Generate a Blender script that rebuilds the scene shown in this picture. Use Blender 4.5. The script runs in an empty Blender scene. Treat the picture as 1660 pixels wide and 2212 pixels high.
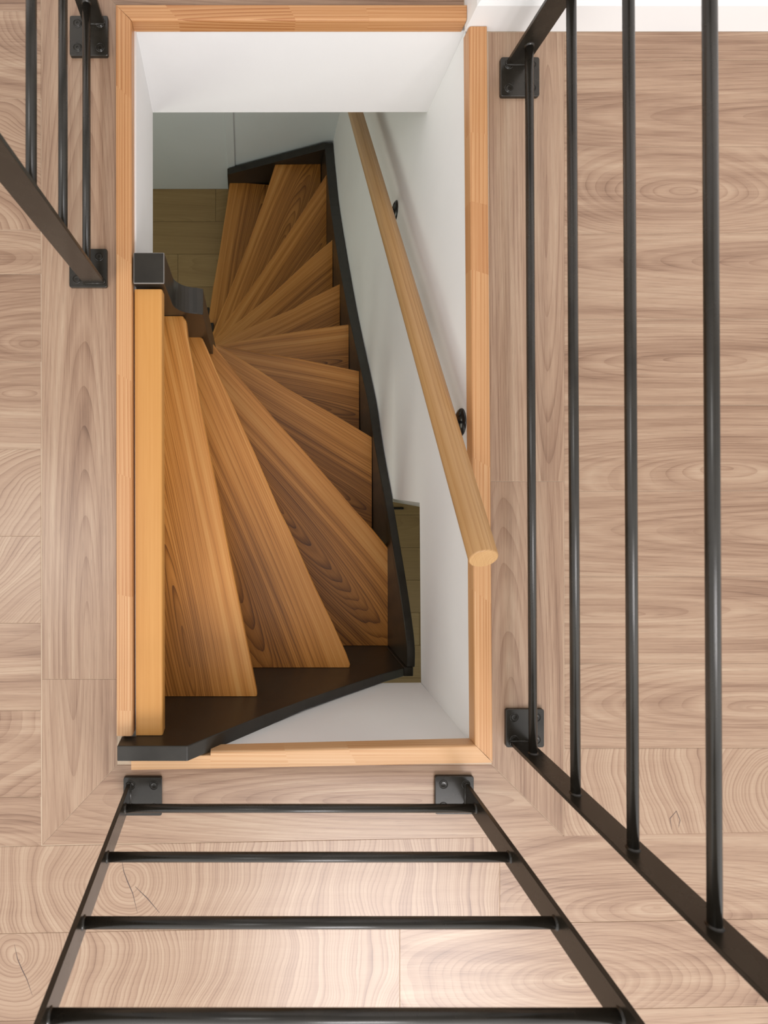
import bpy, bmesh, math, random
from mathutils import Vector, noise as mnoise

# ------------------------------------------------------------------ camera
HC, F = 1.22, 1220.0            # camera height above the upper floor, focal length in pixels
NX, NY = 530.0, 1035.0          # where the plumb line under the camera falls in the frame
cam_d = bpy.data.cameras.new('camera')
cam = bpy.data.objects.new('camera', cam_d)
bpy.context.scene.collection.objects.link(cam)
cam.location = (0, 0, HC)
cam.rotation_euler = (0, 0, 0)
cam_d.sensor_fit = 'VERTICAL'
cam_d.sensor_height = 36.0
cam_d.sensor_width = 27.0
cam_d.lens = F / 2212.0 * 36.0
cam_d.shift_x = (830.0 - NX) / 2212.0
cam_d.shift_y = -(1106.0 - NY) / 2212.0
cam_d.clip_start = 0.02
cam_d.dof.use_dof = True
cam_d.dof.focus_distance = 1.7
cam_d.dof.aperture_fstop = 5.6
S = bpy.context.scene
S.camera = cam

# ------------------------------------------------------------------ world, lights, exposure
w = bpy.data.worlds.new('world'); S.world = w; w.use_nodes = True
bg = w.node_tree.nodes['Background']
bg.inputs[0].default_value = (1.0, 0.985, 0.965, 1)
bg.inputs[1].default_value = 1.0
# soft room-like surround: brighter towards the windows in the south-west, dimmer to the north-east
wn = w.node_tree
tcw = wn.nodes.new('ShaderNodeTexCoord')
dt = wn.nodes.new('ShaderNodeVectorMath'); dt.operation = 'DOT_PRODUCT'
wn.links.new(tcw.outputs['Generated'], dt.inputs[0]); dt.inputs[1].default_value = Vector((-0.12, -0.95, 0.22)).normalized()
mr = wn.nodes.new('ShaderNodeMapRange'); mr.interpolation_type = 'SMOOTHSTEP'
wn.links.new(dt.outputs['Value'], mr.inputs['Value'])
mr.inputs['From Min'].default_value = -0.5; mr.inputs['From Max'].default_value = 0.95
mr.inputs['To Min'].default_value = 0.46; mr.inputs['To Max'].default_value = 1.45
wn.links.new(mr.outputs[0], bg.inputs[1])
S.view_settings.view_transform = 'Standard'
S.view_settings.look = 'None'
S.view_settings.gamma = 1.0
S.view_settings.use_curve_mapping = False
S.view_settings.exposure = 0.02

def area(name, loc, target, sx, sy, power, col):
    d = bpy.data.lights.new(name, 'AREA'); d.shape = 'RECTANGLE'; d.size = sx; d.size_y = sy
    d.energy = power; d.color = col
    o = bpy.data.objects.new(name, d); S.collection.objects.link(o)
    o.location = loc
    o.rotation_euler = (Vector(target) - Vector(loc)).to_track_quat('-Z', 'Y').to_euler()
    return o
area('roof_window_light', (0.95, -3.2, 2.6), (0.25, -0.2, 0), 1.6, 1.3, 80, (1.0, 0.965, 0.975))
area('side_window_light', (-1.5, -0.5, 2.9), (0.6, 0.1, 0), 0.9, 0.9, 14, (1.0, 0.98, 0.95))
area('lower_window_light', (-1.75, 0.1, -1.25), (0.5, 0.9, -1.1), 1.2, 1.0, 13, (0.97, 1.0, 0.86))
area('hallway_light', (1.6, -1.6, -0.45), (1.2, -0.8, -2.6), 0.8, 0.8, 7, (1.0, 1.0, 0.80))

# ------------------------------------------------------------------ helpers
def W(px, py, z=0.0):
    s = (HC - z) / F
    return ((px - NX) * s, (NY - py) * s)

def srgb(r, g, b):
    f = lambda c: (c / 255.0) / 12.92 if c / 255.0 <= 0.04045 else ((c / 255.0 + 0.055) / 1.055) ** 2.4
    return (f(r), f(g), f(b), 1.0)

def link(name, me, parent=None):
    o = bpy.data.objects.new(name, me); S.collection.objects.link(o)
    if parent: o.parent = parent
    return o

def obj(name, bm, mat, parent=None, smooth=False):
    bmesh.ops.recalc_face_normals(bm, faces=bm.faces)
    me = bpy.data.meshes.new(name); bm.to_mesh(me); bm.free()
    for m in (mat if isinstance(mat, (list, tuple)) else [mat]): me.materials.append(m)
    if smooth:
        for p in me.polygons: p.use_smooth = True
    return link(name, me, parent)

def struct(name, bm, mat, smooth=False):
    o = obj(name, bm, mat, None, smooth); o['kind'] = 'structure'; return o

def thing(name, label, cat, loc, group=None):
    o = bpy.data.objects.new(name, None); S.collection.objects.link(o)
    o.location = loc; o.empty_display_size = 0.1
    o['label'] = label; o['category'] = cat
    if group: o['group'] = group
    return o

def add_box(bm, x0, x1, y0, y1, z0, z1):
    v = [bm.verts.new(p) for p in ((x0,y0,z0),(x1,y0,z0),(x1,y1,z0),(x0,y1,z0),(x0,y0,z1),(x1,y0,z1),(x1,y1,z1),(x0,y1,z1))]
    fs = [(3,2,1,0),(4,5,6,7),(0,1,5,4),(1,2,6,5),(2,3,7,6),(3,0,4,7)]
    return [bm.faces.new([v[i] for i in f]) for f in fs]

def add_prism(bm, bottom, top):
    """solid between two matching 3-D outlines"""
    a = [bm.verts.new(p) for p in bottom]; b = [bm.verts.new(p) for p in top]
    n = len(a)
    fs = [bm.faces.new(list(reversed(a))), bm.faces.new(b)]
    for i in range(n):
        fs.append(bm.faces.new([a[i], a[(i+1) % n], b[(i+1) % n], b[i]]))
    return fs

def bevel(bm, width, seg=2, test=None, ang=0.5):
    bm.normal_update()
    es = [e for e in bm.edges if len(e.link_faces) == 2 and e.calc_face_angle(0) > ang and (test is None or test(e))]
    if es: bmesh.ops.bevel(bm, geom=es, offset=width, segments=seg, profile=0.5, affect='EDGES', clamp_overlap=True)

def add_tube(bm, p0, p1, r, n=20, cap=True):
    p0, p1 = Vector(p0), Vector(p1); d = (p1 - p0).normalized()
    a = d.orthogonal().normalized(); b = d.cross(a)
    R = [[bm.verts.new(p + (a*math.cos(2*math.pi*i/n) + b*math.sin(2*math.pi*i/n))*r) for i in range(n)] for p in (p0, p1)]
    for i in range(n): 
        f = bm.faces.new([R[0][i], R[0][(i+1)%n], R[1][(i+1)%n], R[1][i]]); f.smooth = True
    if cap: bm.faces.new(list(reversed(R[0]))); bm.faces.new(R[1])

def add_path(bm, pts, rs, n=16, cap=True):
    rings = []; pts = [Vector(p) for p in pts]
    for i, p in enumerate(pts):
        d = (pts[min(i+1, len(pts)-1)] - pts[max(i-1, 0)]).normalized()
        a = d.cross(Vector((0, 1, 0.01))).normalized(); b = d.cross(a)
        rings.append([bm.verts.new(p + (a*math.cos(2*math.pi*k/n) + b*math.sin(2*math.pi*k/n))*rs[i]) for k in range(n)])
    for r0, r1 in zip(rings, rings[1:]):
        for k in range(n):
            f = bm.faces.new([r0[k], r0[(k+1)%n], r1[(k+1)%n], r1[k]]); f.smooth = True
    if cap: bm.faces.new(list(reversed(rings[0]))); bm.faces.new(rings[-1])

def add_lathe(bm, prof, origin, axis, n=24):
    """profile of (radius, height) turned about axis through origin"""
    o = Vector(origin); d = Vector(axis).normalized(); a = d.orthogonal().normalized(); b = d.cross(a)
    rings = []
    for r, h in prof:
        if r < 1e-6: rings.append([bm.verts.new(o + d*h)]*n)
        else: rings.append([bm.verts.new(o + d*h + (a*math.cos(2*math.pi*k/n) + b*math.sin(2*math.pi*k/n))*r) for k in range(n)])
    for r0, r1 in zip(rings, rings[1:]):
        for k in range(n):
            q = [r0[k], r0[(k+1)%n], r1[(k+1)%n], r1[k]]; u = []
            for v in q:
                if v not in u: u.append(v)
            if len(u) > 2: bm.faces.new(u)

# ------------------------------------------------------------------ materials
def nodes(name, rough=0.5):
    m = bpy.data.materials.new(name); m.use_nodes = True
    nt = m.node_tree; b = nt.nodes['Principled BSDF']; b.inputs['Roughness'].default_value = rough
    return m, nt, b

def mth(nt, op, a, b=None, c=None):
    n = nt.nodes.new('ShaderNodeMath'); n.operation = op
    for i, v in enumerate((a, b, c)):
        if v is None: continue
        if isinstance(v, (int, float)): n.inputs[i].default_value = v
        else: nt.links.new(v, n.inputs[i])
    return n.outputs[0]

def vscale(nt, vec, sc):
    n = nt.nodes.new('ShaderNodeVectorMath'); n.operation = 'MULTIPLY'
    nt.links.new(vec, n.inputs[0]); n.inputs[1].default_value = sc
    return n.outputs[0]

def noise(nt, vec, scale, detail=2.0, rough=0.5, dim='3D', w=None, dist=0.0):
    n = nt.nodes.new('ShaderNodeTexNoise'); n.noise_dimensions = dim
    n.inputs['Scale'].default_value = scale; n.inputs['Detail'].default_value = detail
    n.inputs['Roughness'].default_value = rough; n.inputs['Distortion'].default_value = dist
    if vec is not None: nt.links.new(vec, n.inputs['Vector'])
    if w is not None: nt.links.new(w, n.inputs['W'])
    return n.outputs['Fac']

def ramp(nt, fac, stops):
    r = nt.nodes.new('ShaderNodeValToRGB'); nt.links.new(fac, r.inputs[0])
    e = r.color_ramp.elements
    while len(e) < len(stops): e.new(0.5)
    for el, (p, c) in zip(e, stops): el.position = p; el.color = c
    return r.outputs[0]

def wood(name, stops, freq=120, line_w=0.5, ring_w=0.4, fib_w=0.4, broad_w=0.6, tone_w=0.5, warp=0.02, rough=0.42,
         fib=(7, 420), broad=(1.3, 16), bump=0.12, spec=0.5, pores=0.0, heart_shade_w=0.0, bias=0.0, sharp=4.0, wscale=5.0, wob=0.25):
    """boards: UV 'grain' is metres along/across the board, UV 'ring' is measured from the board's own pith;
    tone = (board tone, figured heartwood with painted shade, or end grain, board seed)"""
    m, nt, b = nodes(name, rough)
    ug = nt.nodes.new('ShaderNodeUVMap'); ug.uv_map = 'grain'
    ur = nt.nodes.new('ShaderNodeUVMap'); ur.uv_map = 'ring'
    tone = nt.nodes.new('ShaderNodeAttribute'); tone.attribute_name = 'tone'
    sep = nt.nodes.new('ShaderNodeSeparateColor'); nt.links.new(tone.outputs['Color'], sep.inputs[0])
    T, G, B = sep.outputs
    g = ug.outputs[0]
    cmb = nt.nodes.new('ShaderNodeCombineXYZ'); nt.links.new(mth(nt, 'MULTIPLY', B, 40.0), cmb.inputs[2])
    ad = nt.nodes.new('ShaderNodeVectorMath'); ad.operation = 'ADD'
    nt.links.new(vscale(nt, ur.outputs[0], (wscale, wscale, 0)), ad.inputs[0]); nt.links.new(cmb.outputs[0], ad.inputs[1])
    wv = noise(nt, ad.outputs[0], 1.0, 2.0, 0.45)
    wv2 = noise(nt, vscale(nt, ad.outputs[0], (1, 1, 1)), 7.0, 2.0, 0.5)
    ln = nt.nodes.new('ShaderNodeVectorMath'); ln.operation = 'LENGTH'; nt.links.new(ur.outputs[0], ln.inputs[0])
    d = mth(nt, 'MULTIPLY_ADD', wv, warp * 4, ln.outputs['Value'])
    d = mth(nt, 'MULTIPLY_ADD', wv2, warp * wob, d)
    rg = noise(nt, None, freq * 0.35, 3.0, 0.6, '1D', w=d)
    ph = mth(nt, 'MULTIPLY_ADD', noise(nt, None, freq * 0.12, 1.0, 0.5, '1D', w=d), 5.0, mth(nt, 'MULTIPLY', d, freq))
    saw = mth(nt, 'FRACT', ph)
    late = mth(nt, 'POWER', saw, sharp)
    fb = noise(nt, vscale(nt, g, (fib[0], fib[1], 1)), 1.0, 2.5, 0.6)
    br = noise(nt, vscale(nt, g, (broad[0], broad[1], 1)), 1.0, 3.0, 0.5, dist=0.4)
    br = mth(nt, 'ADD', mth(nt, 'MULTIPLY', br, 0.62), mth(nt, 'MULTIPLY', noise(nt, vscale(nt, g, (broad[0]*2.4, broad[1]*3.6, 1)), 1.0, 2.0, 0.5, dist=0.6), 0.38))
    # rings fade in and out along the board
    fade = mth(nt, 'MULTIPLY_ADD', noise(nt, vscale(nt, g, (2.0, 22.0, 1)), 1.0, 1.0, 0.5), 1.6, -0.25)
    fade = mth(nt, 'MAXIMUM', mth(nt, 'MULTIPLY_ADD', G, 0.55, fade), 0.0)
    f = mth(nt, 'MULTIPLY_ADD', mth(nt, 'SUBTRACT', rg, 0.5), ring_w, 0.5 + bias)
    f = mth(nt, 'MULTIPLY_ADD', mth(nt, 'MULTIPLY', mth(nt, 'SUBTRACT', 0.2, late), fade), line_w, f)
    keep = mth(nt, 'SUBTRACT', 1.0, mth(nt, 'MULTIPLY', G, 0.0 if heart_shade_w else 0.75))
    f = mth(nt, 'MULTIPLY_ADD', mth(nt, 'MULTIPLY', mth(nt, 'SUBTRACT', fb, 0.5), keep), fib_w, f)
    f = mth(nt, 'MULTIPLY_ADD', mth(nt, 'MULTIPLY', mth(nt, 'SUBTRACT', br, 0.5), keep), broad_w, f)
    f = mth(nt, 'MULTIPLY_ADD', mth(nt, 'SUBTRACT', T, 0.5), tone_w, f)
    if heart_shade_w: f = mth(nt, 'MULTIPLY_ADD', G, -heart_shade_w, f)  # darker tread rear: wood figure and shade painted in together
    col = ramp(nt, f, stops)
    if pores:
        pr = noise(nt, vscale(nt, g, (26, 800, 1)), 1.0, 1.0, 0.5)
        pm = ramp(nt, pr, [(0.30, (1-pores, 1-pores, 1-pores, 1)), (0.42, (1, 1, 1, 1))])
        mx = nt.nodes.new('ShaderNodeMix'); mx.data_type = 'RGBA'; mx.blend_type = 'MULTIPLY'; nt.links.new(keep, mx.inputs[0])
        nt.links.new(col, mx.inputs[6]); nt.links.new(pm, mx.inputs[7]); col = mx.outputs[2]
    nt.links.new(col, b.inputs['Base Color'])
    b.inputs['Specular IOR Level'].default_value = spec
    if bump:
        bp = nt.nodes.new('ShaderNodeBump'); bp.inputs['Strength'].default_value = bump; bp.inputs['Distance'].default_value = 0.0006
        nt.links.new(mth(nt, 'SUBTRACT', fb, mth(nt, 'MULTIPLY', late, 0.4)), bp.inputs['Height']); nt.links.new(bp.outputs[0], b.inputs['Normal'])
    return m

M_floor = wood('pale_oak_laminate', [(0.04, srgb(106,78,60)), (0.30, srgb(144,113,91)), (0.54, srgb(168,138,114)), (0.9, srgb(191,166,141))],
               freq=125, line_w=0.27, ring_w=0.55, fib_w=0.50, broad_w=1.05, tone_w=0.34, warp=0.075, rough=0.31, pores=0.16, wscale=2.2, wob=0.12)
M_floor_low = wood('olive_oak_floor', [(0.1, srgb(128,100,62)), (0.5, srgb(158,130,86)), (0.85, srgb(180,154,108))],
               freq=90, line_w=0.25, ring_w=0.3, fib_w=0.3, broad_w=0.4, tone_w=0.35, warp=0.03, rough=0.5)
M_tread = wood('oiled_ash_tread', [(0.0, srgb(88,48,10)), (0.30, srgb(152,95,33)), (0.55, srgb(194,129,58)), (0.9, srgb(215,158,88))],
               freq=170, line_w=0.30, ring_w=0.62, fib_w=0.36, broad_w=0.55, tone_w=0.30, warp=0.05, rough=0.38, fib=(5, 330), bias=0.06, heart_shade_w=0.20, sharp=3.5, wscale=3.5, wob=0.10)
M_landing = wood('honey_landing_edge', [(0.05, srgb(160,102,44)), (0.4, srgb(194,134,64)), (0.6, srgb(206,149,80)), (0.95, srgb(218,168,102))],
               freq=90, line_w=0.10, ring_w=0.15, fib_w=0.22, broad_w=0.30, tone_w=0.2, warp=0.02, rough=0.42)
M_pine = wood('larch_trim', [(0.08, srgb(160,100,54)), (0.34, srgb(188,132,84)), (0.56, srgb(204,154,106)), (0.92, srgb(220,182,140))],
               freq=150, line_w=0.50, ring_w=0.25, fib_w=0.25, broad_w=0.2, tone_w=0.6, warp=0.004, rough=0.40, sharp=2.0)
M_rail = wood('oak_handrail', [(0.05, srgb(142,100,58)), (0.36, srgb(176,132,84)), (0.58, srgb(192,150,100)), (0.95, srgb(212,176,128))],
               freq=260, line_w=0.26, ring_w=0.28, fib_w=0.45, broad_w=0.25, tone_w=0.3, warp=0.006, rough=0.36, fib=(6, 380), sharp=2.5)

def plaster(name, col, rough=0.75, amount=0.04):
    m, nt, b = nodes(name, rough)
    tc = nt.nodes.new('ShaderNodeTexCoord')
    n = noise(nt, tc.outputs['Object'], 3.5, 4.0, 0.55)
    lo = tuple(c * (1 - amount) for c in col[:3]) + (1,)
    nt.links.new(ramp(nt, n, [(0.3, lo), (0.7, col)]), b.inputs['Base Color'])
    n2 = noise(nt, tc.outputs['Object'], 160, 3.0, 0.6)
    n3 = noise(nt, vscale(nt, tc.outputs['Object'], (1, 1, 0.2)), 22, 2.0, 0.5)
    bp = nt.nodes.new('ShaderNodeBump'); bp.inputs['Strength'].default_value = 0.25; bp.inputs['Distance'].default_value = 0.0012
    nt.links.new(mth(nt, 'MULTIPLY_ADD', n2, 0.35, n3), bp.inputs['Height']); nt.links.new(bp.outputs[0], b.inputs['Normal'])
    return m
M_white = plaster('white_plaster', (0.885, 0.875, 0.87, 1))
M_low_wall = plaster('lower_wall_paint', (0.70, 0.745, 0.75, 1))
M_base = plaster('white_baseboard', (0.90, 0.90, 0.895, 1), 0.4, 0.01)

def steel(name, col, rough, spec=0.5, blot=0.25, metal=0.0):
    m, nt, b = nodes(name, rough)
    tc = nt.nodes.new('ShaderNodeTexCoord')
    n = noise(nt, tc.outputs['Object'], 18, 4.0, 0.6)
    nt.links.new(ramp(nt, n, [(0.3, tuple(c*(1-blot) for c in col[:3]) + (1,)), (0.7, tuple(c*(1+blot) for c in col[:3]) + (1,))]), b.inputs['Base Color'])
    nt.links.new(mth(nt, 'MULTIPLY_ADD', n, 0.15, rough - 0.07), b.inputs['Roughness'])
    b.inputs['Specular IOR Level'].default_value = spec; b.inputs['Metallic'].default_value = metal
    n2 = noise(nt, tc.outputs['Object'], 420, 2.0, 0.5)
    bp = nt.nodes.new('ShaderNodeBump'); bp.inputs['Strength'].default_value = 0.05; bp.inputs['Distance'].default_value = 0.0004
    nt.links.new(n2, bp.inputs['Height']); nt.links.new(bp.outputs[0], b.inputs['Normal'])
    return m
M_steel = steel('black_powder_coated_steel', (0.022, 0.018, 0.013, 1), 0.26)
M_black = steel('black_painted_wood', (0.021, 0.017, 0.012, 1), 0.32)
M_bracket = steel('glossy_black_bracket', (0.015, 0.015, 0.015, 1), 0.2)
M_groove = nodes('plank_joint', 0.7)[0]
M_groove.node_tree.nodes['Principled BSDF'].inputs['Base Color'].default_value = srgb(200, 178, 154)
M_pale_edge = nodes('pale_paint_edge', 0.45)[0]
M_pale_edge.node_tree.nodes['Principled BSDF'].inputs['Base Color'].default_value = (0.20, 0.185, 0.17, 1)
M_crack = nodes('crack_in_wood', 0.8)[0]
M_crack.node_tree.nodes['Principled BSDF'].inputs['Base Color'].default_value = srgb(96, 80, 74)
M_groove_low = nodes('lower_plank_joint', 0.7)[0]
M_groove_low.node_tree.nodes['Principled BSDF'].inputs['Base Color'].default_value = srgb(88, 70, 42)

# ------------------------------------------------------------------ wood mapping
rnd = random.Random(7)
def layers(bm):
    return (bm.loops.layers.uv.get('grain') or bm.loops.layers.uv.new('grain'),
            bm.loops.layers.uv.get('ring') or bm.loops.layers.uv.new('ring'),
            bm.loops.layers.float_color.get('tone') or bm.loops.layers.float_color.new('tone'))

def map_wood(bm, faces, direction, pith=(0.0, 0.5), aniso=0.12, tone=0.5, ref=(0, 0), heart_shade=None, zref=0.0):
    """direction: unit 2-D vector along the grain; pith: world x,y of the ring centre"""
    g, r, c = layers(bm)
    seed = rnd.random(); dx, dy = direction; off = (rnd.uniform(0, 50), rnd.uniform(0, 50))
    for f in faces:
        for l in f.loops:
            x, y, z = l.vert.co
            u = (x-ref[0])*dx + (y-ref[1])*dy; v = -(x-ref[0])*dy + (y-ref[1])*dx
            if abs(f.normal.z) < 0.5:
                v += (zref - z)
            l[g].uv = (u + off[0], v + off[1])
            pu = (x-pith[0])*dx + (y-pith[1])*dy; pv = -(x-pith[0])*dy + (y-pith[1])*dx
            l[r].uv = (pu * aniso, pv + (zref - z if abs(f.normal.z) < 0.5 else 0))
            l[c] = (tone, heart_shade(x, y) if heart_shade else (1.0 if aniso > 0.8 else 0.0), seed, 1)

# ------------------------------------------------------------------ upper floor planks
bm = bmesh.new(); layers(bm)
EPS = 0.00045
def plank(pts, along, pith=None, aniso=None, tone=None, z=0.0, thick=0.002, target=None, eps=EPS):
    """pts are plan corners; the top is drawn in a touch from the joint and chamfered"""
    tb = target or bm
    cx = sum(p[0] for p in pts)/len(pts); cy = sum(p[1] for p in pts)/len(pts)
    n = len(pts); area2 = sum(pts[i][0]*pts[(i+1)%n][1] - pts[(i+1)%n][0]*pts[i][1] for i in range(n))
    if area2 < 0: pts = list(reversed(pts))
    def inset(e):
        out = []
        for i in range(n):
            p0, p1, p2 = Vector(pts[i-1]), Vector(pts[i]), Vector(pts[(i+1)%n])
            d1 = (p1-p0).normalized(); d2 = (p2-p1).normalized()
            n1 = Vector((-d1.y, d1.x)); n2 = Vector((-d2.y, d2.x))
            k = (n1+n2); k = k / max(0.2, k.dot(n1)) if k.length > 1e-6 else n1
            out.append(p1 + k*e)
        return out
    a = inset(eps); b = inset(eps*2.2)
    top = [tb.verts.new((p.x, p.y, z)) for p in b]
    mid = [tb.verts.new((p.x, p.y, z-0.0004)) for p in a]
    low = [tb.verts.new((p.x, p.y, z-thick)) for p in a]
    fs = [tb.faces.new(top)]
    for q0, q1 in ((mid, top), (low, mid)):
        for i in range(n): fs.append(tb.faces.new([q0[i], q0[(i+1)%n], q1[(i+1)%n], q1[i]]))
    tb.normal_update()
    if pith is None:
        t = rnd.random()
        if aniso is None: aniso = rnd.choice((0.06, 0.10, 0.16, 0.22))
        px = cx + rnd.uniform(-0.5, 0.5); py = cy + rnd.uniform(-0.5, 0.5)
        if along[0]: py = cy + rnd.choice((-1, 1))*rnd.uniform(0.0, 0.13)
        else: px = cx + rnd.choice((-1, 1))*rnd.uniform(0.0, 0.13)
        pith = (px, py)
    map_wood(tb, fs, along, pith, aniso if aniso is not None else 1.0, rnd.uniform(0.25, 0.75) if tone is None else tone, ref=pts[0], zref=z)

def PL(pix, along, pith=None, aniso=None, tone=None):
    plank([W(*p) for p in pix], along, W(*pith) if pith else None, aniso, tone)
E_, N_ = (1.0, 0.0), (0.0, 1.0)
FARW, FARE, FARN, FARS = -1900, 3000, -1500, 3600
# field west of the stair well
ys = [24 - 189*i for i in range(8, 0, -1)] + [24, 213, 496, 592, 782, 970, 1158, 1346, 1535, 1722, 1828]
wp = {496: ((-30, 560), 0.3, .45), 592: ((60, 745), 0.34, .30), 782: ((30, 850), 0.25, .42), 970: ((300, 1300), 0.9, .62), 1158: ((330, 1560), 0.9, .66),
      213: ((-160, 560), 0.9, .45), 24: ((150, 10), 0.5, .4), 1722: ((-60, 1850), 0.5, .35)}
for y0, y1 in zip(ys, ys[1:]):
    a = wp.get(y0, (None, None, None))
    if y0 < 24:
        PL([(FARW, y0), (88, y0), (88, y1), (FARW, y1)], E_)
    else:
        PL([(FARW if y0 % 2 else -1300, y0), (88, y0), (89, y1), (FARW if y0 % 2 else -1300, y1)], E_, *a)
        if not y0 % 2: PL([(FARW, y0), (-1300, y0), (-1300, y1), (FARW, y1)], E_)
# border boards round the well
PL([(88, -152), (251, 11), (253, 1467), (90, 1467)], N_, (190, 1430), 0.085, 0.42)
PL([(90, 1467), (253, 1467), (253.5, 1652), (90, 1826)], N_, (150, 900), 0.05, 0.5)
PL([(253.5, 1652), (1063, 1652), (1219, 1807), (90, 1826)], E_, (800, 1730), 0.10, 0.46)
PL([(1056, 69), (1220, 69), (1220, 1040), (1060, 1040)], N_, (1180, 500), 0.06, 0.50)
PL([(1060, 1040), (1220, 1040), (1219, 1807), (1063, 1652)], N_, (1110, 1700), 0.10, 0.40)
PL([(88, -152), (1003, -152), (1003, 11), (251, 11)], E_, None, 0.1, 0.25)
PL([(88, FARN), (1003, FARN), (1003, -152), (88, -152)], E_, None, 0.1, 0.4)
# field east of the well
ye = [69, 130, 317, 505, 690, 876, 1061, 1246, 1434, 1617, 1807]
ep = {69: ((1300, -200), 0.2, .28), 130: ((1900, 250), 0.07, .36), 317: ((1482, 412), 0.30, .45), 505: ((1760, 570), 0.08, .50), 690: ((1500, 775), 0.12, .40),
      876: ((1560, 1010), 0.20, .44), 1061: ((1900, 1150), 0.08, .50), 1246: ((1330, 1330), 0.08, .46), 1434: ((1640, 1530), 0.2, .56), 1617: ((1700, 1690), 0.95, .68)}
for y0, y1 in zip(ye, ye[1:]):
    PL([(1220, y0), (FARE, y0 - (9 if y0 == 1807 else 4)*1.0), (FARE, y1 - (38 if y1 == 1807 else 4)), (1220 if y1 < 1800 else 1219, y1)], E_, *ep[y0])
# rows running along the south side
def srow(x, k):
    base = {0: 1829, 1: 2017, 2: 2206}.get(k, 2206 + 189*(k-2))
    return base - 0.0195*x
rows = {0: [(FARW, -900), (-900, 1080), (1080, FARE)], 1: [(FARW, 864), (864, FARE)], 2: [(FARW, 500), (500, FARE)],
        3: [(FARW, 1200), (1200, FARE)], 4: [(FARW, 300), (300, FARE)], 5: [(FARW, FARE)], 6: [(FARW, FARE)]}
sp = {(0, 1): ((270, 1895), 1.0, .62), (0, 2): ((1420, 1960), 0.26, .42), (1, 0): ((42, 2075), 1.0, .66), (1, 1): ((1240, 2110), 0.4, .55)}
for k, segs in rows.items():
    for j, (x0, x1) in enumerate(segs):
        PL([(x0, srow(x0, k)), (x1, srow(x1, k)), (x1, srow(x1, k+1)), (x0, srow(x0, k+1))], E_, *sp.get((k, j), (None, None, None)))
x0, y0 = W(FARW, FARN); x1, y1 = W(FARE, FARS)
# the board under the joints, open over the well
def slab(bm, hole, outer, z0, z1, mi=1):
    hx0, hx1, hy0, hy1 = hole; ox0, ox1, oy0, oy1 = outer
    fs = []
    for q in ((ox0, hx0, oy0, oy1), (hx1, ox1, oy0, oy1), (hx0, hx1, oy0, hy0), (hx0, hx1, hy1, oy1)):
        fs += add_box(bm, q[0], q[1], q[2], q[3], z0, z1)
    for f in fs: f.material_index = mi
slab(bm, (-0.262, 0.518, -0.604, 0.990), (x0, x1, -3.2, 2.5), -0.0145, -0.0009)
for pts in ([(262,1852),(268,1884),(276,1905),(287,1930),(297,1972)], [(31,2040),(38,2072),(48,2095),(58,2115),(70,2150)], [(292,1915),(318,1940),(345,1972)], [(1452,1792),(1448,1768),(1462,1752),(1470,1772),(1466,1788)]):
    q = [Vector(W(*p)) for p in pts]
    L_, R_ = [], []
    for i, p in enumerate(q):
        dd = (q[min(i+1, len(q)-1)] - q[max(i-1, 0)]).normalized(); nn_ = Vector((-dd.y, dd.x))
        hw = 0.0011*math.sin(math.pi*(i+0.25)/(len(q)-0.5))
        L_.append(p + nn_*hw); R_.append(p - nn_*hw)
    for i in range(len(q)-1):
        add_prism(bm, [(v.x, v.y, -0.002) for v in (L_[i], R_[i], R_[i+1], L_[i+1])], [(v.x, v.y, 0.00012) for v in (L_[i], R_[i], R_[i+1], L_[i+1])])
        bm.faces.ensure_lookup_table()
        for f in bm.faces[-6:]: f.material_index = 2
struct('floor', bm, [M_floor, M_groove, M_crack])

# ------------------------------------------------------------------ wood trim around the opening
def trim(name, segs, along, zt=0.015, zb=-0.017, parts=1, cuts=(), tones=None, rad=0.005):
    """segs: outline (outer a, outer b, inner b, inner a) in plan; cut into finger-jointed lengths"""
    oa, ob, ib, ia = [Vector(p) for p in segs]
    b = bmesh.new(); layers(b)
    ts = [0.0] + list(cuts) + [1.0]
    for i, (t0, t1) in enumerate(zip(ts, ts[1:])):
        q = [oa.lerp(ob, t0), oa.lerp(ob, t1), ia.lerp(ib, t1), ia.lerp(ib, t0)]
        # rounded inner top edge
        prof = [(0, zb), (0, zt-0.001), (0.001, zt)]
        def ring(o, n):
            d = (n - o); L = d.length; d = d / L
            pts = [(0.0, zb), (0.0, zt-0.0015), (0.0015, zt)]
            for k in range(5):
                a = math.pi/2 * k/4
                pts.append((L - rad + rad*math.sin(a), zt - rad + rad*math.cos(a)))
            pts.append((L, zb))
            return [(o.x + d.x*s, o.y + d.y*s, z) for s, z in pts]
        r0 = ring(q[0], q[3]); r1 = ring(q[1], q[2])
        fs = add_prism(b, r0, r1)
        b.normal_update()
        rv = rnd.uniform(-0.25, 0.25)
        c = (q[0]+q[2])/2
        pith = (c.x + (rv if along[1] else 0.3), c.y + (rv if along[0] else 0.3))
        map_wood(b, fs, along, pith, rnd.choice((0.01, 0.02, 0.05)), tones[i % len(tones)] if tones else rnd.uniform(0.3, 0.7), ref=(q[0].x, q[0].y), zref=zt)
    return struct(name, b, M_pine)
zt = 0.015
A = lambda x, y: W(x, y, zt)
trim('trim_1', [A(250, 10), A(1009, 10), A(1009, 43), A(284, 43)], E_, cuts=(0.14, 0.49, 0.71), tones=(.42, .30, .36, .4))
trim('trim_2', [A(1053, 57), A(1065, 1646), A(1027, 1609), A(1014.5, 57)], N_, cuts=(0.147, 0.243, 0.338, 0.60, 0.785), tones=(.42, .5, .34, .55, .62, .6))
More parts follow.
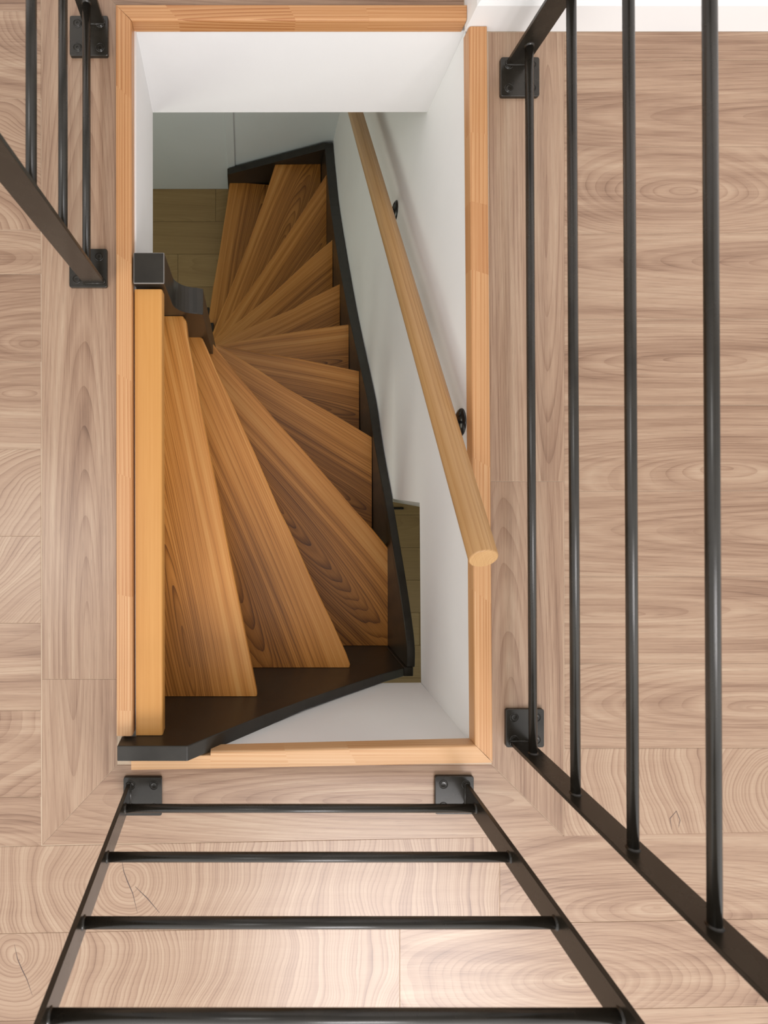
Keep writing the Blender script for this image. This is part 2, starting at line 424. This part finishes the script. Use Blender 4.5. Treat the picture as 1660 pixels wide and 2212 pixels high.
trim('trim_3', [A(455, 1661), A(1065, 1648), A(1027, 1609.5), A(455, 1623.5)], E_, cuts=(0.28, 0.52), tones=(.82, .9, .8))  # raised tones paint the glare on the south side into the wood
trim('trim_4', [A(250, 10), A(252, 1590), A(286, 1590), A(284, 45)], N_, cuts=(0.11, 0.34, 0.504, 0.64, 0.806, 0.965), tones=(.35, .42, .55, .5, .45, .62, .7))
trim('trim_5', [A(283.5, 1664), A(455, 1661), A(455, 1632), A(283.5, 1632)], E_, tones=(.85,), rad=0.001)  # pale tone carries the same painted glare

# ------------------------------------------------------------------ well walls, ceiling and lower storey
ZF = -2.60                                   # lower floor
def wallx(y, z):                             # the east wall is a little out of square and out of plumb
    return 0.4895 - 0.008*y - 0.0179*min(z, 0) + 0.0005
def quad_wall(name, a_top, b_top, a_bot, b_bot, off, mat):
    """thick slab between a visible face (given by its four corners) and a back offset"""
    b = bmesh.new(); o = Vector(off)
    f = [Vector(a_top), Vector(b_top), Vector(b_bot), Vector(a_bot)]
    add_prism(b, [p + o for p in f], f)
    return struct(name, b, mat)
quad_wall('wall_north', (-0.27, 0.9815, -0.016), (0.482, 0.9815, -0.016), (-0.27, 0.9815, -0.292), (0.487, 0.9815, -0.290), (0, 0.10, 0), M_white)
quad_wall('wall_west_lower', (-0.262, -0.60, -0.050), (-0.262, 0.412, -0.050), (-0.262, -0.60, -0.292), (-0.262, 0.412, -0.292), (-0.08, 0, 0), M_white)
quad_wall('wall_west', (-0.2385, 0.412, -0.016), (-0.2385, 0.9815, -0.016), (-0.2475, 0.412, -0.292), (-0.2475, 0.9815, -0.292), (-0.10, 0, 0), M_white)
quad_wall('wall_south', (-0.25, -0.588, -0.016), (0.50, -0.578, -0.016), (-0.25, -0.588, -0.39), (0.50, -0.580, -0.39), (0, -0.10, 0), M_white)
quad_wall('wall_east_upper', (wallx(-.70,0), -0.70, -0.016), (wallx(-.067,0), -0.067, -0.016), (wallx(-.70,-.39), -0.70, -0.39), (wallx(-.067,-.39), -0.067, -0.39), (0.10, 0, 0), M_white)
quad_wall('wall_east', (wallx(-.067,0), -0.067, -0.016), (wallx(1.97,0), 1.97, -0.016), (wallx(-.067,ZF), -0.067, ZF), (wallx(1.97,ZF), 1.97, ZF), (0.10, 0, 0), M_white)
b = bmesh.new(); add_box(b, -2.2, 2.7, 1.963, 2.06, ZF, -0.27); struct('wall_lower_north', b, M_low_wall)
b = bmesh.new(); add_box(b, -2.3, -2.2, -2.6, 2.06, ZF, -0.27); struct('wall_lower_west', b, M_low_wall)
b = bmesh.new(); add_box(b, -2.3, 2.8, -2.7, -2.6, ZF, -0.27); struct('wall_lower_south', b, M_low_wall)
b = bmesh.new(); add_box(b, 2.7, 2.8, -2.6, 2.06, ZF, -0.27); struct('wall_lower_east', b, M_low_wall)
# flush boarded joint on the lower north wall
b = bmesh.new(); add_box(b, -0.112, -0.064, 1.954, 1.9635, ZF, -0.30); bevel(b, 0.002, 1); struct('trim_6', b, M_low_wall)
# corner bead where the lower east wall stops
b = bmesh.new()
add_prism(b, [(wallx(-.07,ZF)-0.001, -0.064, ZF), (wallx(-.07,ZF)+0.075, -0.086, ZF), (wallx(-.07,ZF)+0.075, -0.067, ZF)],
             [(wallx(-.07,-.39)-0.001, -0.064, -0.39), (wallx(-.07,-.39)+0.075, -0.092, -0.39), (wallx(-.07,-.39)+0.075, -0.067, -0.39)])
struct('trim_7', b, M_base)
b = bmesh.new(); slab(b, (-0.30, 0.52, -0.66, 1.03), (-2.3, 2.8, -2.7, 2.06), -0.30, -0.292, 0); struct('ceiling', b, M_white)
# lower floor: wide boards running east-west
bm2 = bmesh.new(); layers(bm2)
y = 1.963; k = 0
while y > -2.6:
    yy = y - 0.2205
    xs = [-2.2] + sorted([-1.3 + 0.45*(k % 2), (-0.455 if k == 2 else -0.2 + 0.37*(k % 3)), 0.9 + 0.28*(k % 3), 1.9]) + [2.7]
    for xa, xb in zip(xs, xs[1:]):
        plank([(xa, y), (xb, y), (xb, yy), (xa, yy)], E_, None, None, None, z=ZF, target=bm2, eps=0.0011)
    y = yy; k += 1
for f in add_box(bm2, -2.3, 2.8, -2.7, 2.06, ZF-0.05, ZF-0.0016): f.material_index = 1
struct('floor_lower', bm2, [M_floor_low, M_groove_low])

b = bmesh.new(); add_box(b, -2.5, 0.486, 2.48, 2.58, -0.01, 2.4); struct('wall_north_far', b, M_white)
# white wall with baseboard in the north-east corner of the upper floor
b = bmesh.new(); add_box(b, 0.486, 3.0, 0.979, 1.35, -0.01, 2.4); struct('wall_north_upper', b, M_white)
b = bmesh.new()
prof = [(0.0, 0.0), (0.0, 0.066), (0.004, 0.075), (0.013, 0.075), (0.013, 0.0)]
def bb_pts(px_, py_): return [(px_(d), py_(d), z) for d, z in prof]
r0 = [(3.0, 0.967+d, z) for d, z in prof]; r1 = [(0.4740+d, 0.967+d, z) for d, z in prof]; r2 = [(0.4740+d, 1.35, z) for d, z in prof]
add_prism(b, r0, r1); add_prism(b, r1, r2)
struct('baseboard_north', b, M_base)

# ------------------------------------------------------------------ the staircase
stair = thing('winder_staircase', 'narrow winding staircase with oiled wood treads and black strings descending through the floor opening', 'staircase', (0.1, 0.6, ZF))
def at(o):      # children are written in world coordinates: cancel the parent's offset
    o.matrix_parent_inverse = o.parent.matrix_basis.inverted(); return o
RISE = 0.2196
zk = lambda k: -RISE*k
nose = {
 1: [(396, 683), (402, 692), (405.3, 725.8), (419.8, 800.5), (436.6, 892), (453.5, 978.8), (472.8, 1075), (484.8, 1138), (506.5, 1248.7), (525.8, 1345), (556.2, 1499), (555.5, 1506)],
 2: [(432, 726), (438, 731), (448.7, 754.7), (468, 800.5), (496.9, 859.5), (521, 913.7), (549.9, 976), (602.9, 1099), (627, 1146), (653.3, 1205.3), (681.4, 1268), (720.5, 1348.4), (748.7, 1411), (757.5, 1436), (756, 1443)],
 3: [(455.5, 738), (461, 743), (484.8, 774), (514.9, 810), (545, 846), (593, 904), (629.4, 944), (648.7, 964), (696.9, 1019), (765, 1099), (805, 1142.4), (838, 1182.5)],
 4: [(458, 738), (470.4, 745), (496.9, 759.5), (545, 789.6), (617.3, 836.6), (680, 871.6), (721, 894.5), (803.5, 944)],
 5: [(460, 742), (480, 746), (537.8, 757), (648.7, 775), (776, 801.5)],
 6: [(462, 744), (480, 743), (576.4, 725.8), (672.8, 711), (753.5, 700.5)],
 7: [(462, 741.5), (551, 702), (635.4, 665.8), (671.6, 644), (734.5, 613)],
 8: [(461, 735), (521, 690), (581, 641.7), (671.6, 557.3), (718.5, 517.5)],
 9: [(460, 729), (506, 671.8), (551, 608.6), (596.3, 545.3), (641.4, 476), (705.5, 377)],
 10: [(457, 725), (490.8, 641.7), (536, 527), (569, 437), (594.8, 355.5)],
 11: [(449, 700), (460.7, 620.6), (472.8, 554), (490.8, 437), (496.5, 393)]}
plan = {k: [Vector(W(x, y, zk(k))) for x, y in v] for k, v in nose.items()}
plan[0] = [Vector((-0.180, 0.41)), Vector((-0.180, -0.553))]
XE = {3: .4743, 4: .4704, 5: .4674, 6: .4649, 7: .4622, 8: .4600, 9: .4599, 10: .4560}
def back_line(k):
    """edge of tread k that tucks under the tread above"""
    src = plan[k-1]; out = []
    for i, p in enumerate(src):
        d = (src[min(i+1, len(src)-1)] - src[max(i-1, 0)]).normalized()
        t = i/(len(src)-1)
        out.append(p + Vector((d.y, -d.x))*(-1 if False else 1)*0.0)
    return out
def simplify(pts):
    o = [pts[0]]
    for p in pts[1:]:
        if (p - o[-1]).length > 0.004: o.append(p)
    return o
def make_tread(k):
    nz = plan[k]; bk = plan[k-1]
    ov = 0.055 if k <= 3 else 0.045
    # up-stair direction: from this nosing towards the one above, at the outer ends
    back = []
    for i, p in enumerate(bk):
        d = (bk[min(i+1, len(bk)-1)] - bk[max(i-1, 0)]).normalized()
        n = Vector((d.y, -d.x))
        if n.dot(bk[-1] - nz[-1]) < 0: n = -n
        if k == 1: n = Vector((-1, 0))
        tt = min(1.0, (p - bk[0]).length / 0.25)
        back.append(p + n*ov*(0.25 + 0.75*tt if k > 3 else 1.0))
    # ends pushed out to the strings
    xe = XE.get(k, None)
    def clampS(p): return Vector((p.x, -0.5535))
    if k <= 2:
        back[-1] = clampS(back[-1]); nz = nz[:]; nz[-1] = Vector((nz[-1].x, -0.5535))
        back[0] = Vector((back[0].x, nz[0].y if k == 1 else nz[0].y))
        back = [p for p in back if p.y <= nz[0].y + 1e-6 and p.y >= -0.5536]
        poly = nz + list(reversed(back))
    elif k == 3:
        back = [p for p in back if p.y > -0.545 and p.y < nz[0].y - 0.01]
        last = back[-1]; back.append(Vector((last.x + 0.02, -0.5535)))
        nz = nz[:]; nz[-1] = Vector((xe, nz[-1].y))
        poly = nz + [Vector((xe, -0.5535))] + list(reversed(back))
    elif k <= 9:
        nz = nz[:]; nz[-1] = Vector((xe, nz[-1].y))
        back = [p for p in back if p.x < xe - 0.005]; back.append(Vector((xe, back[-1].y + (back[-1].y-back[-2].y)/max(1e-4, abs(back[-1].x-back[-2].x))*(xe-back[-1].x))))
        poly = nz + list(reversed(back))
    elif k == 10:
        back = [p for p in back if p.x < xe - 0.005]; s = (back[-1]-back[-2]); back.append(back[-1] + s*((xe-back[-1].x)/s.x))
        poly = nz + [Vector((xe, 1.905))] + list(reversed(back))
    else:
        back = [Vector((p.x, min(p.y, 1.912))) for p in back]
        poly = nz + list(reversed(back))
    poly = simplify(poly)
    if (poly[0]-poly[-1]).length < 0.004: poly.pop()
    return poly, nz
def build_board(name, poly, nz, z, thick, mat, parent, tone, nose_r=0.005, heart_shade=True, pith=None, aniso=0.08):
    n = len(poly); a2 = sum(poly[i].x*poly[(i+1)%n].y - poly[(i+1)%n].x*poly[i].y for i in range(n))
    if a2 < 0: poly = list(reversed(poly))
    b = bmesh.new(); layers(b)
    fs = add_prism(b, [(p.x, p.y, z-thick) for p in poly], [(p.x, p.y, z) for p in poly])
    nzs = [(p.x, p.y) for p in nz]
    def on_nose(e):
        return all(min((q[0]-v.co.x)**2 + (q[1]-v.co.y)**2 for q in nzs) < 1e-5 for v in e.verts) and abs(e.verts[0].co.z - e.verts[1].co.z) < 1e-5
    bevel(b, nose_r, 3, on_nose)
    b.normal_update()
    d = (nz[-1] - nz[0]).normalized()
    c = (nz[0] + nz[-1])/2
    nn = Vector((-d.y, d.x)); cen = sum(poly, Vector((0, 0)))/n
    if nn.dot(cen - c) < 0: nn = -nn
    if pith is None:
        t = rnd.uniform(0.1, 0.9); pith = nz[0].lerp(nz[-1], t) + nn*rnd.uniform(0.10, 0.26)
    wv = rnd.uniform(0, 9)
    def H(x, y):
        q = (Vector((x, y)) - c).dot(nn)
        return max(0.0, min(1.0, (q - 0.075)/0.03)) if heart_shade else 0.0
    map_wood(b, b.faces, (d.x, d.y), (pith.x, pith.y) if hasattr(pith, 'x') else pith, aniso, tone, ref=(c.x, c.y), zref=z)
    # subdivide to darken the rear stave: wood figure plus painted shade under the nosing
    if heart_shade:
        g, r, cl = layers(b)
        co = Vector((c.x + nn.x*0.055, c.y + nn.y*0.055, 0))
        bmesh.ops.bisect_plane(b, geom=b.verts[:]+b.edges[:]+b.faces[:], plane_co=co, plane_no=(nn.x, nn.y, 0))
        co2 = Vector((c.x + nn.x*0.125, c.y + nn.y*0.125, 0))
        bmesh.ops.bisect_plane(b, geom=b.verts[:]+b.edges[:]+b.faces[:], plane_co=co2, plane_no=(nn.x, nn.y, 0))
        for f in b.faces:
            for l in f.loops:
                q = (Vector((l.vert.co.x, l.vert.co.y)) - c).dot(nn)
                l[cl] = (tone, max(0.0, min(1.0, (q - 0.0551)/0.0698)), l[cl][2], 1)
    return at(obj(name, b, mat, parent))
poly0 = [Vector((-0.2390, 0.41)), Vector((-0.180, 0.41)), Vector((-0.1785, -0.5535)), Vector((-0.2360, -0.5535))]
build_board('tread', poly0, [poly0[1], poly0[2]], 0.0, 0.04, M_landing, stair, 0.6, 0.005, heart_shade=False, aniso=0.02)
tones = {1: .66, 2: .60, 3: .50, 4: .52, 5: .50, 6: .50, 7: .56, 8: .62, 9: .42, 10: .52, 11: .50}
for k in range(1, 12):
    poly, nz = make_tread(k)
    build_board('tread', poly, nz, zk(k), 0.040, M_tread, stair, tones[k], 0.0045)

# strings: closed boards that hold the tread ends
south_top = [(-0.2665, .046), (-0.120, .046), (-0.0177, -.05), (.0435, -.107), (.1058, -.160), (.151, -.20), (.2035, -.242), (.2548, -.283), (.3865, -.385), (.4665, -.440)]
def string_board(top, depth, f0, f1, wid, extra=None, seg=2):
    """top: (s, z) profile; f0/f1 map (s, z) on to the two faces"""
    b = bmesh.new()
    bot = [(s, z - depth) for s, z in reversed(top)]
    if extra: bot = extra
    pr = list(top) + bot
    add_prism(b, [f0(s, z) for s, z in pr], [f1(s, z) for s, z in pr])
    bevel(b, 0.002, seg, ang=0.6)
    return b
bot = [(.4665, -.86), (.30, -.80), (.10, -.62), (-.10, -.42), (-.236, -.30), (-.236, .0005), (-.2665, .0005)]
b = string_board(south_top, .3, lambda s, z: (s, -0.5545, z), lambda s, z: (s, -0.5868 if s < 0.1 else -0.5800, z), .03, bot)
at(obj('south_string', b, M_black, stair))
east_top = [(-.583, -.430), (-.553, -.440), (-.4755, -.4425), (-.343, -.512), (-.205, -.6025), (-.088, -.682), (.058, -.792), (.17, -.865), (.2865, -.935), (.443, -1.065), (.651, -1.245), (.868, -1.415), (1.16, -1.625), (1.476, -1.836), (1.70, -1.945), (1.887, -2.03), (1.944, -2.045)]
def smooth_line(p, n=4):
    out = []
    for i in range(len(p)-1):
        p0 = p[max(i-1, 0)]; p1 = p[i]; p2 = p[i+1]; p3 = p[min(i+2, len(p)-1)]
        for j in range(n):
            t = j/n
            out.append(tuple(0.5*((2*p1[c]) + (-p0[c]+p2[c])*t + (2*p0[c]-5*p1[c]+4*p2[c]-p3[c])*t*t + (-p0[c]+3*p1[c]-3*p2[c]+p3[c])*t**3) for c in (0, 1)))
    return out + [p[-1]]
et = smooth_line(east_top[1:], 4)
xin = lambda s: 0.4745 if s < -0.1 else max(0.4605, 0.4745 - (s+0.1)*0.0115)
eb = [(s, max(z - 0.42, ZF)) for s, z in reversed(et)]
pr_in = [(s, z) for s, z in et] + eb
b = bmesh.new()
add_prism(b, [(xin(s), s, z) for s, z in pr_in], [(wallx(s, z) - 0.003, s, z) for s, z in pr_in])
bevel(b, 0.002, 1, ang=0.7)
at(obj('east_string', b, M_black, stair))
# corner piece joining south and east strings
b = bmesh.new(); add_prism(b, [(.4665, -.5868, -.86), (.4945, -.5868, -.86), (.4945, -.5535, -.86), (.4665, -.5535, -.86)],
                              [(.4665, -.5800, -.440), (.4945, -.5800, -.441), (.4945, -.5535, -.4405), (.4665, -.5535, -.440)])
bevel(b, 0.0015, 1); at(obj('string_corner', b, M_black, stair))
nt_ = [(-0.112, -2.315), (.02, -2.252), (.20, -2.166), (.36, -2.090), (.462, -2.040)]
b = string_board(nt_, .3, lambda s, z: (s, 1.9055, z), lambda s, z: (s, 1.9440, z), .04, [(.462, ZF), (-.112, ZF)])
at(obj('north_string', b, M_black, stair))

# newel: square post whose cap sweeps down in a curve on its east side
prof = [(-0.2385, 0.017), (-0.1725, 0.017), (-0.1725, -0.06), (-0.1732, -0.125)]
for i in range(1, 9):
    a = math.pi/2 * i/8
    prof.append((-0.1732 + 0.052*(1 - math.cos(a)), -0.125 - 0.078*math.sin(a)))
prof += [(-0.107, -0.212), (-0.107, -1.02), (-0.14, -1.02), (-0.2385, -1.02)]
b = bmesh.new()
add_prism(b, [(x, 0.4165, z) for x, z in prof], [(x, 0.4830, z) for x, z in prof])
bevel(b, 0.0018, 2, ang=1.0)
b.normal_update()
for f in b.faces:       # lighter grey on the cap's edges
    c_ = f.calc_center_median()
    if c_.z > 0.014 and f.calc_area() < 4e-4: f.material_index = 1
at(obj('newel_post', b, [M_black, M_pale_edge], stair))
# inner string carrying the narrow ends under the treads, from the newel down to the lower floor
inner = [plan[k][0] for k in range(4, 12)]
b = bmesh.new()
pts = [Vector((-0.150, 0.470, 0))] 
for k in range(5, 12):
    pz = plan[k][0]; x, y = pz.x + 0.012, pz.y + 0.010
    zt_ = (zk(k+1) if k < 11 else ZF + 0.12) - 0.042
    nx = plan[k+1][0] if k < 11 else pz + (pz - plan[k-1][0])
    x1, y1 = nx.x + 0.012, nx.y + 0.010
    wv = 0.028
    add_prism(b, [(x, y, max(ZF, zt_-0.5)), (x+wv, y, max(ZF, zt_-0.5)), (x1+wv, y1, max(ZF, zt_-0.5)), (x1, y1, max(ZF, zt_-0.5))],
                 [(x, y, zt_), (x+wv, y, zt_), (x1+wv, y1, zt_), (x1, y1, zt_)])
at(obj('inner_string', b, M_black, stair))
lp = plan[11][0]
b = bmesh.new(); add_box(b, lp.x+0.001, lp.x+0.040, lp.y-0.060, lp.y-0.005, ZF, zk(11)+0.05); bevel(b, 0.002, 1)
at(obj('lower_newel', b, M_black, stair))

# ------------------------------------------------------------------ handrail on the east wall
rail = thing('wall_handrail', 'round wooden handrail on black wall brackets, sloping down the white wall', 'handrail', (0.435, -0.146, 0.19))
p0 = Vector((0.4350, -0.1455, 0.190)); p1 = Vector((0.4190, 1.4030, -0.933)); d = (p1-p0).normalized(); p2 = p0 + d*((1.86-p0.y)/d.y)
R = 0.0265
b = bmesh.new(); layers(b)
L = (p2-p0).length; a = d.cross(Vector((1, 0, 0))).normalized(); c = d.cross(a); n = 48
stations = [(0.0, R-0.0022), (0.0008, R-0.0008), (0.0024, R)] + [(L*i/30, R) for i in range(1, 30)] + [(L-0.0024, R), (L, R-0.0024)]
rings = []
for s, r_ in stations:
    ring = []
    for k in range(n):
        q = (a*math.cos(2*math.pi*k/n) + c*math.sin(2*math.pi*k/n))*r_
        sh = q.z*0.17 if s < 0.01 else 0.0
        ring.append(b.verts.new(p0 + d*(s + sh) + q))
    rings.append(ring)
g_, r_l, c_l = layers(b)
ctr = (0.006, -0.032)     # pith seen in the rail's own cross-section
def setuv(l, s, yy, zz, ang=None):
    l[g_].uv = (s, zz + yy*0.5); l[r_l].uv = (yy - ctr[0], (zz - ctr[1])); l[c_l] = (0.5, 0.4, 0, 1)
for i, (r0, r1) in enumerate(zip(rings, rings[1:])):
    for k in range(n):
        f = b.faces.new([r0[k], r0[(k+1)%n], r1[(k+1)%n], r1[k]]); f.smooth = True
        for l in f.loops:
            co = l.vert.co - p0; s = co.dot(d)
            setuv(l, s, co.dot(a), co.dot(c))
for rg in (list(reversed(rings[0])), rings[-1]):
    f = b.faces.new(rg)
    for l in f.loops:
        co = l.vert.co - p0; setuv(l, co.dot(a)*0.3, co.dot(a), co.dot(c)); l[c_l] = (0.85, 0.0, 0, 1)
at(obj('rail', b, M_rail, rail))
def bracket(y, z):
    xw = wallx(y, z)
    b = bmesh.new()
    add_lathe(b, [(0.0, 0.0115), (0.012, 0.0112), (0.0225, 0.0085), (0.0295, 0.005), (0.032, 0.0018), (0.032, 0.0)], (xw, y, z), (-1, 0, 0), 28)
    ro = at(obj('bracket', b, M_bracket, rail, True))
    zr = p0.z + d.z/d.y*(y - p0.y); xr = p0.x + d.x/d.y*(y - p0.y)
    b = bmesh.new()
    pts = [(xw-0.008, y, z), (xw-0.025, y, z-0.002), (xw-0.042, y, z-0.001), (xr+0.004, y, z+0.008), (xr, y, zr-0.028), (xr, y, zr-0.020)]
    add_path(b, pts, [0.0075, 0.007, 0.0065, 0.0065, 0.0065, 0.0065])
    add_box(b, xr-0.009, xr+0.009, y-0.028, y+0.028, zr-0.0305, zr-0.0265)
    arm = obj('bracket_arm', b, M_bracket, ro, True)
    for ang in (0.6, 2.7, 4.8):
        sc = bmesh.new()
        add_lathe(sc, [(0.0, 0.0016), (0.0016, 0.0014), (0.0018, 0.0026), (0.0036, 0.0022), (0.0042, 0.0)], (xw-0.0075, y+0.021*math.cos(ang), z+0.021*math.sin(ang)), (-1, 0, 0), 14)
        obj('screw', sc, M_bracket, ro, True)
bracket(0.129, -0.060); bracket(0.880, -0.632)

# ------------------------------------------------------------------ steel guard rails
BARZ = [0.061 + 0.1495*i for i in range(6)]
TOP = 0.86
def screw(parent, x, y, z):
    b = bmesh.new()
    add_lathe(b, [(0.0, -0.0012), (0.0024, -0.0012), (0.0028, 0.0006), (0.0058, 0.0010), (0.0068, -0.0002), (0.0078, -0.0002), (0.0086, 0.0010), (0.0096, 0.0)], (x, y, z+0.0004), (0, 0, 1), 20)
    # six-lobed socket rim
    for i in range(6):
        a = i*math.pi/3
        add_box(b, x+0.0026*math.cos(a)-0.0005, x+0.0026*math.cos(a)+0.0005, y+0.0026*math.sin(a)-0.0005, y+0.0026*math.sin(a)+0.0005, z-0.0004, z+0.0013)
    obj('screw', b, M_steel, parent, False)
def plate(root, x0, x1, y0, y1):
    b = bmesh.new(); add_box(b, x0, x1, y0, y1, 0.0003, 0.0083)
    bevel(b, 0.004, 2, lambda e: abs(e.verts[0].co.z - e.verts[1].co.z) > 0.004); bevel(b, 0.0009, 1, lambda e: min(v.co.z for v in e.verts) > 0.008)
    p = at(obj('base_plate', b, M_steel, root))
    off = p.parent.matrix_basis.inverted()
    for sx in (x0+0.017, x1-0.017):
        for sy in (y0+0.017, y1-0.017):
            screw(p, sx, sy, 0.0083)
    return p
def post(root, x0, x1, y0, y1):
    b = bmesh.new(); add_box(b, x0, x1, y0, y1, 0.0083, TOP); bevel(b, 0.0008, 2)
    # weld bead round the foot
    q = [(x0, y0), (x1, y0), (x1, y1), (x0, y1)]
    for i in range(4):
        a, c = q[i], q[(i+1) % 4]
        add_tube(b, (a[0], a[1], 0.0092), (c[0], c[1], 0.0092), 0.0021, 8)
    return at(obj('post', b, M_steel, root))
def bar(root, a, c):
    b = bmesh.new(); add_tube(b, a, c, 0.0082, 28)
    for p, q in ((a, c), (c, a)):
        dd = (Vector(q) - Vector(p)).normalized()
        add_lathe(b, [(0.0104, 0.0), (0.0098, 0.0012), (0.0082, 0.0026)], p, dd, 28)
    at(obj('bar', b, M_steel, root))
e = thing('guard_rail', 'long black guard rail right of the stair opening, beyond the wooden handrail', 'railing', (0.59, 0.16, 0))
plate(e, .549, .632, .822, .906); plate(e, .5605, .642, -.576, -.494)
post(e, .5605, .6055, .8885, .8965); post(e, .5685, .6135, -.5700, -.5620)
for z in BARZ: bar(e, (.583, .8885, z), (.591, -.5620, z))
s_ = thing('guard_rail', 'black guard rail at the bottom of the photo, its rods running left to right', 'railing', (0.11, -0.675, 0))
plate(s_, -.2615, -.179, -.7225, -.640); plate(s_, .4085, .491, -.7195, -.638)
post(s_, -.2540, -.2460, -.6975, -.6525); post(s_, .4720, .4800, -.6975, -.6525)
for z in BARZ: bar(s_, (-.2460, -.6755, z), (.4720, -.6755, z))
w_ = thing('guard_rail', 'short black guard rail in the upper left corner, beside the black newel post', 'railing', (-0.326, 0.70, 0))
plate(w_, -.378, -.2965, .412, .4945); plate(w_, -.377, -.2945, .909, .995)
post(w_, -.3475, -.3025, .4200, .4280); post(w_, -.3475, -.3025, .9760, .9840)
for z in BARZ: bar(w_, (-.3260, .4280, z), (-.3260, .9760, z))

# black strip lying on the lower floor beyond the wall end
b = bmesh.new(); add_box(b, 0.70, 1.07, -0.205, -0.190, ZF, ZF+0.012); bevel(b, 0.003, 2)
o = obj('floor_strip', b, M_bracket); o['label'] = 'thin black bar low on the lower floor beside the black east string, below the wall end'; o['category'] = 'bar'
